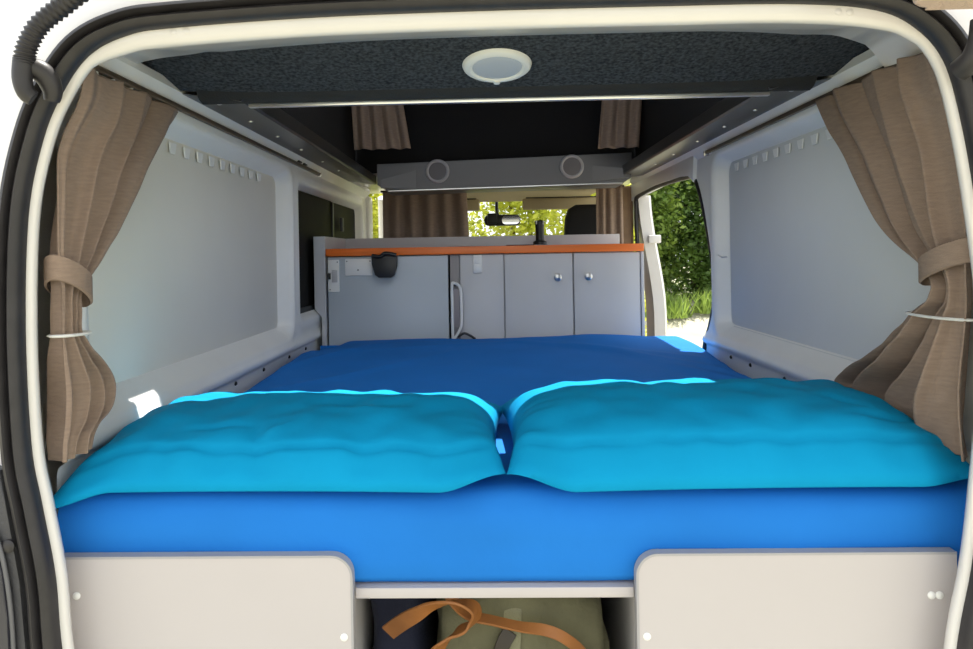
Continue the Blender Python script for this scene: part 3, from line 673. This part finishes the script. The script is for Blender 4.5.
sedge = mesh_obj('edge_strip', [(-.46, SY_-.003, .303), (.628, SY_-.003, .3195), (.628, SY_+.01, .3165), (-.46, SY_+.01, .300), (-.46, SY_-.003, .307), (.628, SY_-.003, .3235)], [(0, 1, 2, 3), (0, 1, 5, 4)], ALU, None, False)
sw = box('wire_clip', -.05-.06, -.05-.05, SY_+.01, SY_+.02, .28, .305, BRONZE, bev=.002)
parts = [sb, sbase, sedge, f1, f2]
bpy.data.objects.remove(sw)
for x, z in ((-.228, .393), (.396, .402)):
    Mx = face_to((x, SY_, z), (0, -1, 0))
    r = lathe('speaker', [(.040, .0), (.042, .008), (.048, .011), (.054, .008), (.056, .0)], RINGM, None, Mx, 40)
    g = lathe('grille', [(.0005, .003), (.0425, .003), (.041, .007), (.022, .009), (.0005, .010)], SPKR, None, Mx, 40); g.parent = r; parts.append(r)
thing('overhead_shelf', (.08, SY_, .303), 'grey overhead shelf with two round speakers in its front', 'shelf', parts)
# ================================================================== CAB
hl = prism('trim_5', [(3.64, .340), (4.45, .352), (4.60, .332), (4.62, .37), (3.64, .37)], 'x', -.52, .63, BEIGE, None, .004, 2); tag(hl, 'beige headliner over the cab', kind='structure')
def visor(x0, x1, label):
    b = box('pad', x0, x1, 4.44, 4.465, .268, .338, BEIGE, bev=.010, seg=3); r = tube('pivot_rod', [(x0+.02, 4.452, .340), (x1-.02, 4.452, .340)], .005, BLACKP, n=8)
    thing('sun_visor', ((x0+x1)/2, 4.45, .268), label, 'sun visor', [b, r], 'beige sun visors')
visor(-.55, -.045, 'beige sun visor folded up next to the wide cab curtain'); visor(.215, .69, 'beige sun visor folded up above the black headrest')
mr = prism('housing', rrect(-.02, .205, .178, .246, .028), 'y', 4.52, 4.56, BLACKP, None, .008, 2)
mg = prism('mirror_glass', rrect(.09, .198, .186, .238, .022), 'y', 4.512, 4.5195, mat('mirror', (.8, .8, .8), .03, 1.0), None, .001, 1)
ms = tube('stalk', spline([(.07, 4.55, .22), (.06, 4.58, .27), (.06, 4.62, .335)], 10), .011, BLACKP, n=8); mb = box('sensor_box', .0, .06, 4.50, 4.54, .19, .255, BLACKP, bev=.006)
thing('rear_view_mirror', (.09, 4.54, .178), 'black rear view mirror hanging in the windscreen', 'mirror', [mr, mg, ms, mb])
# passenger seats (only one headrest is seen above the worktop)
hr = prism('headrest', [(.425, .085), (.432, .19), (.45, .245), (.49, .268), (.60, .268), (.645, .245), (.665, .19), (.67, .085)], 'y', 4.02, 4.13, SEATM, None, .03, 4)
hs = [tube('headrest_post', [(x, 4.075, .095), (x, 4.075, .0)], .007, CHROME, n=8) for x in (.50, .60)]
sbk = prism('backrest', [(.32, -.55), (.32, -.1), (.36, .03), (.45, .065), (.64, .065), (.72, .02), (.74, -.1), (.74, -.55)], 'y', 4.00, 4.14, SEATM, None, .03, 4)
scu = box('seat_cushion', .31, .74, 4.10, 4.60, -.68, -.55, SEATM, bev=.03, seg=4); sba = box('seat_base', .36, .70, 4.12, 4.55, -.949, -.68, PLASTIC, bev=.01)
thing('cab_seat', (.53, 4.3, -.949), 'black cab seat, its rounded headrest showing above the worktop', 'seat', [hr, sbk, scu, sba]+hs)
# windscreen with frame
wsg = mesh_obj('glass', [(XC-.70, 4.62, .335), (XC+.70, 4.62, .335), (XC+.76, 5.05, -.28), (XC-.76, 5.05, -.28)], [(0, 1, 2, 3)], GLASS, None, False)
ap = [tube('a_pillar', [(XC+s*.70, 4.62, .37), (XC+s*.76, 5.05, -.28), (XC+s*.77, 5.08, -.9)], .035, WHITE, n=10) for s in (-1, 1)]
thing('window_2', (XC, 5.0, -.28), 'windscreen of the van with green bushes outside', None, [wsg]+ap, kind='structure')
dsh = prism('wall_front', [(4.70, -.95), (4.70, -.20), (4.82, -.08), (5.05, -.14), (5.12, -.30), (5.12, -.95)], 'x', XC-.78, XC+.78, PLASTIC, None, .02, 3); tag(dsh, 'dark grey dashboard under the windscreen', kind='structure')
# ================================================================== LUGGAGE UNDER THE BED
def bag_body(x0, x1, y0, y1, z0, z1, m, seed, lean=0.0):
    V, Fc = [], []; nu, nv = 40, 26
    for j in range(nv+1):
        t = j/nv; zz = z0+(z1-z0)*math.sin(t*PI/2)**.8 if j else z0
        k = 1-.75*max(0, (t-.72)/.28)**2.2
        for i in range(nu):
            a = 2*PI*i/nu; c, s = math.cos(a), math.sin(a); e = .55
            x = (x0+x1)/2+(x1-x0)/2*math.copysign(abs(c)**e, c)*k; y = (y0+y1)/2+(y1-y0)/2*math.copysign(abs(s)**e, s)*k
            d = .012*fbm(x*9, zz*9, seed)+.006*fbm(x*22, zz*20, seed+2)
            V.append((x+d*c, y+d*s+lean*t, zz+d*.5))
    for j in range(nv):
        for i in range(nu): a, b = j*nu+i, j*nu+(i+1) % nu; Fc.append((a, b, b+nu, a+nu))
    Fc.append(tuple(range(nu))); Fc.append(tuple(range(nv*nu, (nv+1)*nu)))
    return mesh_obj('body', V, Fc, m, None, True, angle=1.2)
bb = bag_body(-.115, .205, 1.34, 1.66, -.948, -.585, OLIVE, 3.0)
fp_top = []
V, Fc = [], []; nu, nt = 24, 16
for j in range(nt+1):
    t = j/nt; y = 1.60-.275*sst(0, .55, t)-.012*max(0, t-.55); z = -.60+.012*math.sin(t*PI)-(.175*max(0, t-.42)/.58)
    for i in range(nu+1):
        u = i/nu*2-1; x = .05+u*(.142+.006*t)
        V.append((x, y-.01*(1-u*u)+.006*fbm(u*3, t*4, 8.0), z-.030*abs(u)**3+.008*fbm(u*2.5, t*3, 2.0)))
for j in range(nt):
    for i in range(nu): a = j*(nu+1)+i; Fc.append((a, a+1, a+nu+2, a+nu+1))
flp = mesh_obj('flap', V, Fc, OLIVE, None, True); md = flp.modifiers.new('thickness', 'SOLIDIFY'); md.thickness = .006
web = ribbon('webbing', spline([(.045, 1.46, -.578), (.043, 1.38, -.585), (.035, 1.322, -.625), (.03, 1.308, -.70), (.025, 1.306, -.80)], 20), [(1, 0, 0)]*21, .032, .004, OLIVED)
dst = ribbon('buckle_strap', spline([(.028, 1.303, -.672), (.012, 1.298, -.70), (.0, 1.296, -.76), (-.005, 1.296, -.86)], 14), [(1, 0, 0)]*15, .026, .005, DKBROWN)
bkl = [tube('buckle', [(.02+dx, 1.296, -.735), (.02+dx+.03, 1.296, -.735)], .003, CHROME, n=6) for dx in (-.02,)]
rg = lathe('ring', [(.008, -.002), (.011, -.002), (.012, 0), (.011, .002), (.008, .002), (.007, 0)], CHROME, None, face_to((.182, 1.345, -.69), (.3, -1, .1)), 16)
pk = prism('side_pocket', rrect(.150, .212, -.93, -.70, .02), 'y', 1.36, 1.60, OLIVE, None, .015, 3)
def strap(pts, dirs, w):
    n = 60; P = spline(pts, n); D = spline(dirs, n); return ribbon('leather_strap', P, D, w, .005, LEATHER)
s1 = strap([(-.190, 1.30, -.672), (-.165, 1.285, -.648), (-.135, 1.265, -.622), (-.105, 1.258, -.604), (-.066, 1.255, -.597), (-.034, 1.258, -.610), (-.038, 1.268, -.640), (-.075, 1.275, -.665), (-.108, 1.280, -.705), (-.128, 1.285, -.78)],
           [(.25, .25, -1), (.25, .25, -1), (.2, .45, -1), (0, .8, -.8), (-.1, 1, -.3), (.3, .9, .3), (.8, .5, .45), (.8, .3, .5), (.8, .2, .5), (.9, .2, .3)], .030)
s2 = strap([(-.085, 1.30, -.598), (-.070, 1.292, -.615), (-.045, 1.285, -.634), (-.005, 1.278, -.640), (.045, 1.275, -.650), (.09, 1.272, -.655), (.125, 1.275, -.672), (.155, 1.285, -.705), (.175, 1.295, -.76)],
           [(1, .5, .3), (.8, .6, .5), (.2, 1, .6), (0, 1, .5), (0, 1, .6), (.1, .7, .9), (.3, .4, .9), (.6, .2, .8), (.9, .1, .4)], .019)
thing('backpack', (.045, 1.5, -.949), 'olive canvas rucksack with tan leather straps stowed under the bed', 'bag', [bb, flp, web, dst, rg, pk, s1, s2]+bkl)
nb = bag_body(-.245, -.125, 1.36, 1.70, -.948, -.60, NAVY, 6.0); nz = tube('seam', spline([(-.20, 1.50, -.601), (-.185, 1.45, -.603), (-.17, 1.42, -.606)], 8), .003, PLASTIC, n=6)
thing('navy_bag', (-.185, 1.53, -.949), 'dark navy soft bag squeezed beside the olive rucksack', 'bag', [nb, nz])
# ================================================================== OUTDOORS
gm = mat('sunlit_grass', (.31, .30, .20), .9, var=.01, vscale=1.2, col2=(.43, .40, .31), bump=.8, bscale=30)
def gz(x, y):
    return GROUND+.9*sst(4.5, 12.5, math.hypot(x-.5, y-2.0))+.03*fbm(x*.4, y*.4)*sst(3, 6, math.hypot(x, y-2))
V, Fc = [], []; n = 120
for j in range(n+1):
    for i in range(n+1):
        x, y = -30+60*i/n, -25+60*j/n; V.append((x, y, gz(x, y)))
gr = mesh_obj('lawn', V, [(j*(n+1)+i, j*(n+1)+i+1, (j+1)*(n+1)+i+1, (j+1)*(n+1)+i) for j in range(n) for i in range(n)], gm, None, True)
tag(gr, 'dry sunlit grass around the van', kind='structure')
YG = leaf_mat('yellow_green_leaves', (.33, .38, .02), (.70, .70, .10)); DG = leaf_mat('mid_green_leaves', (.035, .085, .018), (.17, .28, .05)); STEM = mat('bark_brown', (.09, .06, .04), .9, bump=.5, bscale=40)
DGR = leaf_mat('fresh_green_leaves', (.07, .14, .02), (.32, .44, .08))
def shrub(name, x, y, rx, ry, h, nleaf, ls, m, label, cat, group, rng, trunk=True):
    V, Fc = [], []
    blobs = [(Vector((x+rng.uniform(-.6, .6)*rx, y+rng.uniform(-.6, .6)*ry, gz(x, y)+h*rng.uniform(.12, .85))), rng.uniform(.28, .5)) for _ in range(16)]
    for _ in range(nleaf):
        c, r = rng.choice(blobs)
        d = Vector((rng.gauss(0, 1), rng.gauss(0, 1), rng.gauss(0, 1))).normalized()*(rng.random()**.35)
        p = c+Vector((d.x*rx*r*1.5, d.y*ry*r*1.5, d.z*h*r*.55)); p.z = max(p.z, gz(x, y)+.03)
        t = Vector((rng.gauss(0, 1), rng.gauss(0, 1), rng.gauss(-.3, .7))).normalized(); b = t.cross(Vector((rng.gauss(0, 1), rng.gauss(0, 1), rng.gauss(0, 1)))).normalized(); l = ls*rng.uniform(.6, 1.3)
        k = len(V); V += [p, p+t*l*.5+b*l*.26, p+t*l, p+t*l*.5-b*l*.26]; Fc.append((k, k+1, k+2, k+3))
    f = mesh_obj('foliage', V, Fc, m, None, False); f['kind'] = 'stuff'
    st = [tube('stem', spline([(x+dx*.2, y+dy*.2, gz(x, y)), (x+dx*.6, y+dy*.5, gz(x, y)+h*.4), (x+dx, y+dy, gz(x, y)+h*.8)], 8), lambda t: .05*(1-.7*t), STEM, n=6) for dx, dy in ((-.35*rx, .1), (.3*rx, -.1), (.05, .25*ry))]
    thing(name, (x, y, gz(x, y)), label, cat, [f]+st, group)
rg_ = random.Random(3)
fl_ = ['leafy yellow green bush in front of the windscreen, beside the cab curtain', 'leafy yellow green bush behind the rear view mirror', 'leafy yellow green bush behind the tap', 'leafy yellow green bush behind the black headrest']
for i, x in enumerate((-1.5, -.45, .45, 1.25)): shrub('bush', x, 8.2+.3*(i % 2), .62, .7, 3.2, 7500, .075, YG, fl_[i], 'bush', 'yellow green bushes beyond the windscreen', rg_)
shrub('tree', -2.4, 6.6, 1.0, 1.2, 3.0, 3500, .11, DGR, 'green shrub outside the cab window beside the wide cab curtain', 'shrub', None, rg_)
for i, (x, y, m, lb) in enumerate(((2.5, 12.3, DGR, 'bright green hedge tree outside the sliding door, beside the white pillar'), (3.6, 12.6, DG, 'dark green hedge tree in the middle of the sliding door opening'), (4.9, 12.4, DG, 'dark green hedge tree near the rubber door seal'), (3.3, 14.6, DGR, 'tall leafy tree rising behind the hedge outside the sliding door'), (6.4, 12.0, DG, 'dark green hedge tree at the far end of the lawn'))):
    shrub('hedge_tree', x, y, .85, .8, 3.6 if i != 3 else 4.8, 13000, .10, m, lb, 'tree', 'trees and hedge beyond the sliding door', rg_)
for i, (x, y) in enumerate(((2.7, 11.2), (3.55, 11.3), (4.4, 11.2), (5.3, 11.1))):
    V, Fc = [], []
    for _ in range(420):
        a = rg_.uniform(0, 2*PI); r = rg_.random()*.4; px, py = x+r*math.cos(a), y+r*math.sin(a); h = rg_.uniform(.15, .42); dx, dy = rg_.gauss(0, .12), rg_.gauss(0, .12); w = .012
        k = len(V); V += [(px-w, py, gz(x, y)), (px+w, py, gz(x, y)), (px+dx*.5+w*.6, py+dy*.5, gz(x, y)+h*.6), (px+dx*.5-w*.6, py+dy*.5, gz(x, y)+h*.6), (px+dx, py+dy, gz(x, y)+h)]; Fc += [(k, k+1, k+2, k+3), (k+3, k+2, k+4)]
    o = mesh_obj('grass_tuft', V, Fc, DGR, None, False); tag(o, 'tuft of long green grass at the foot of the hedge', 'grass', 'tufts along the hedge')
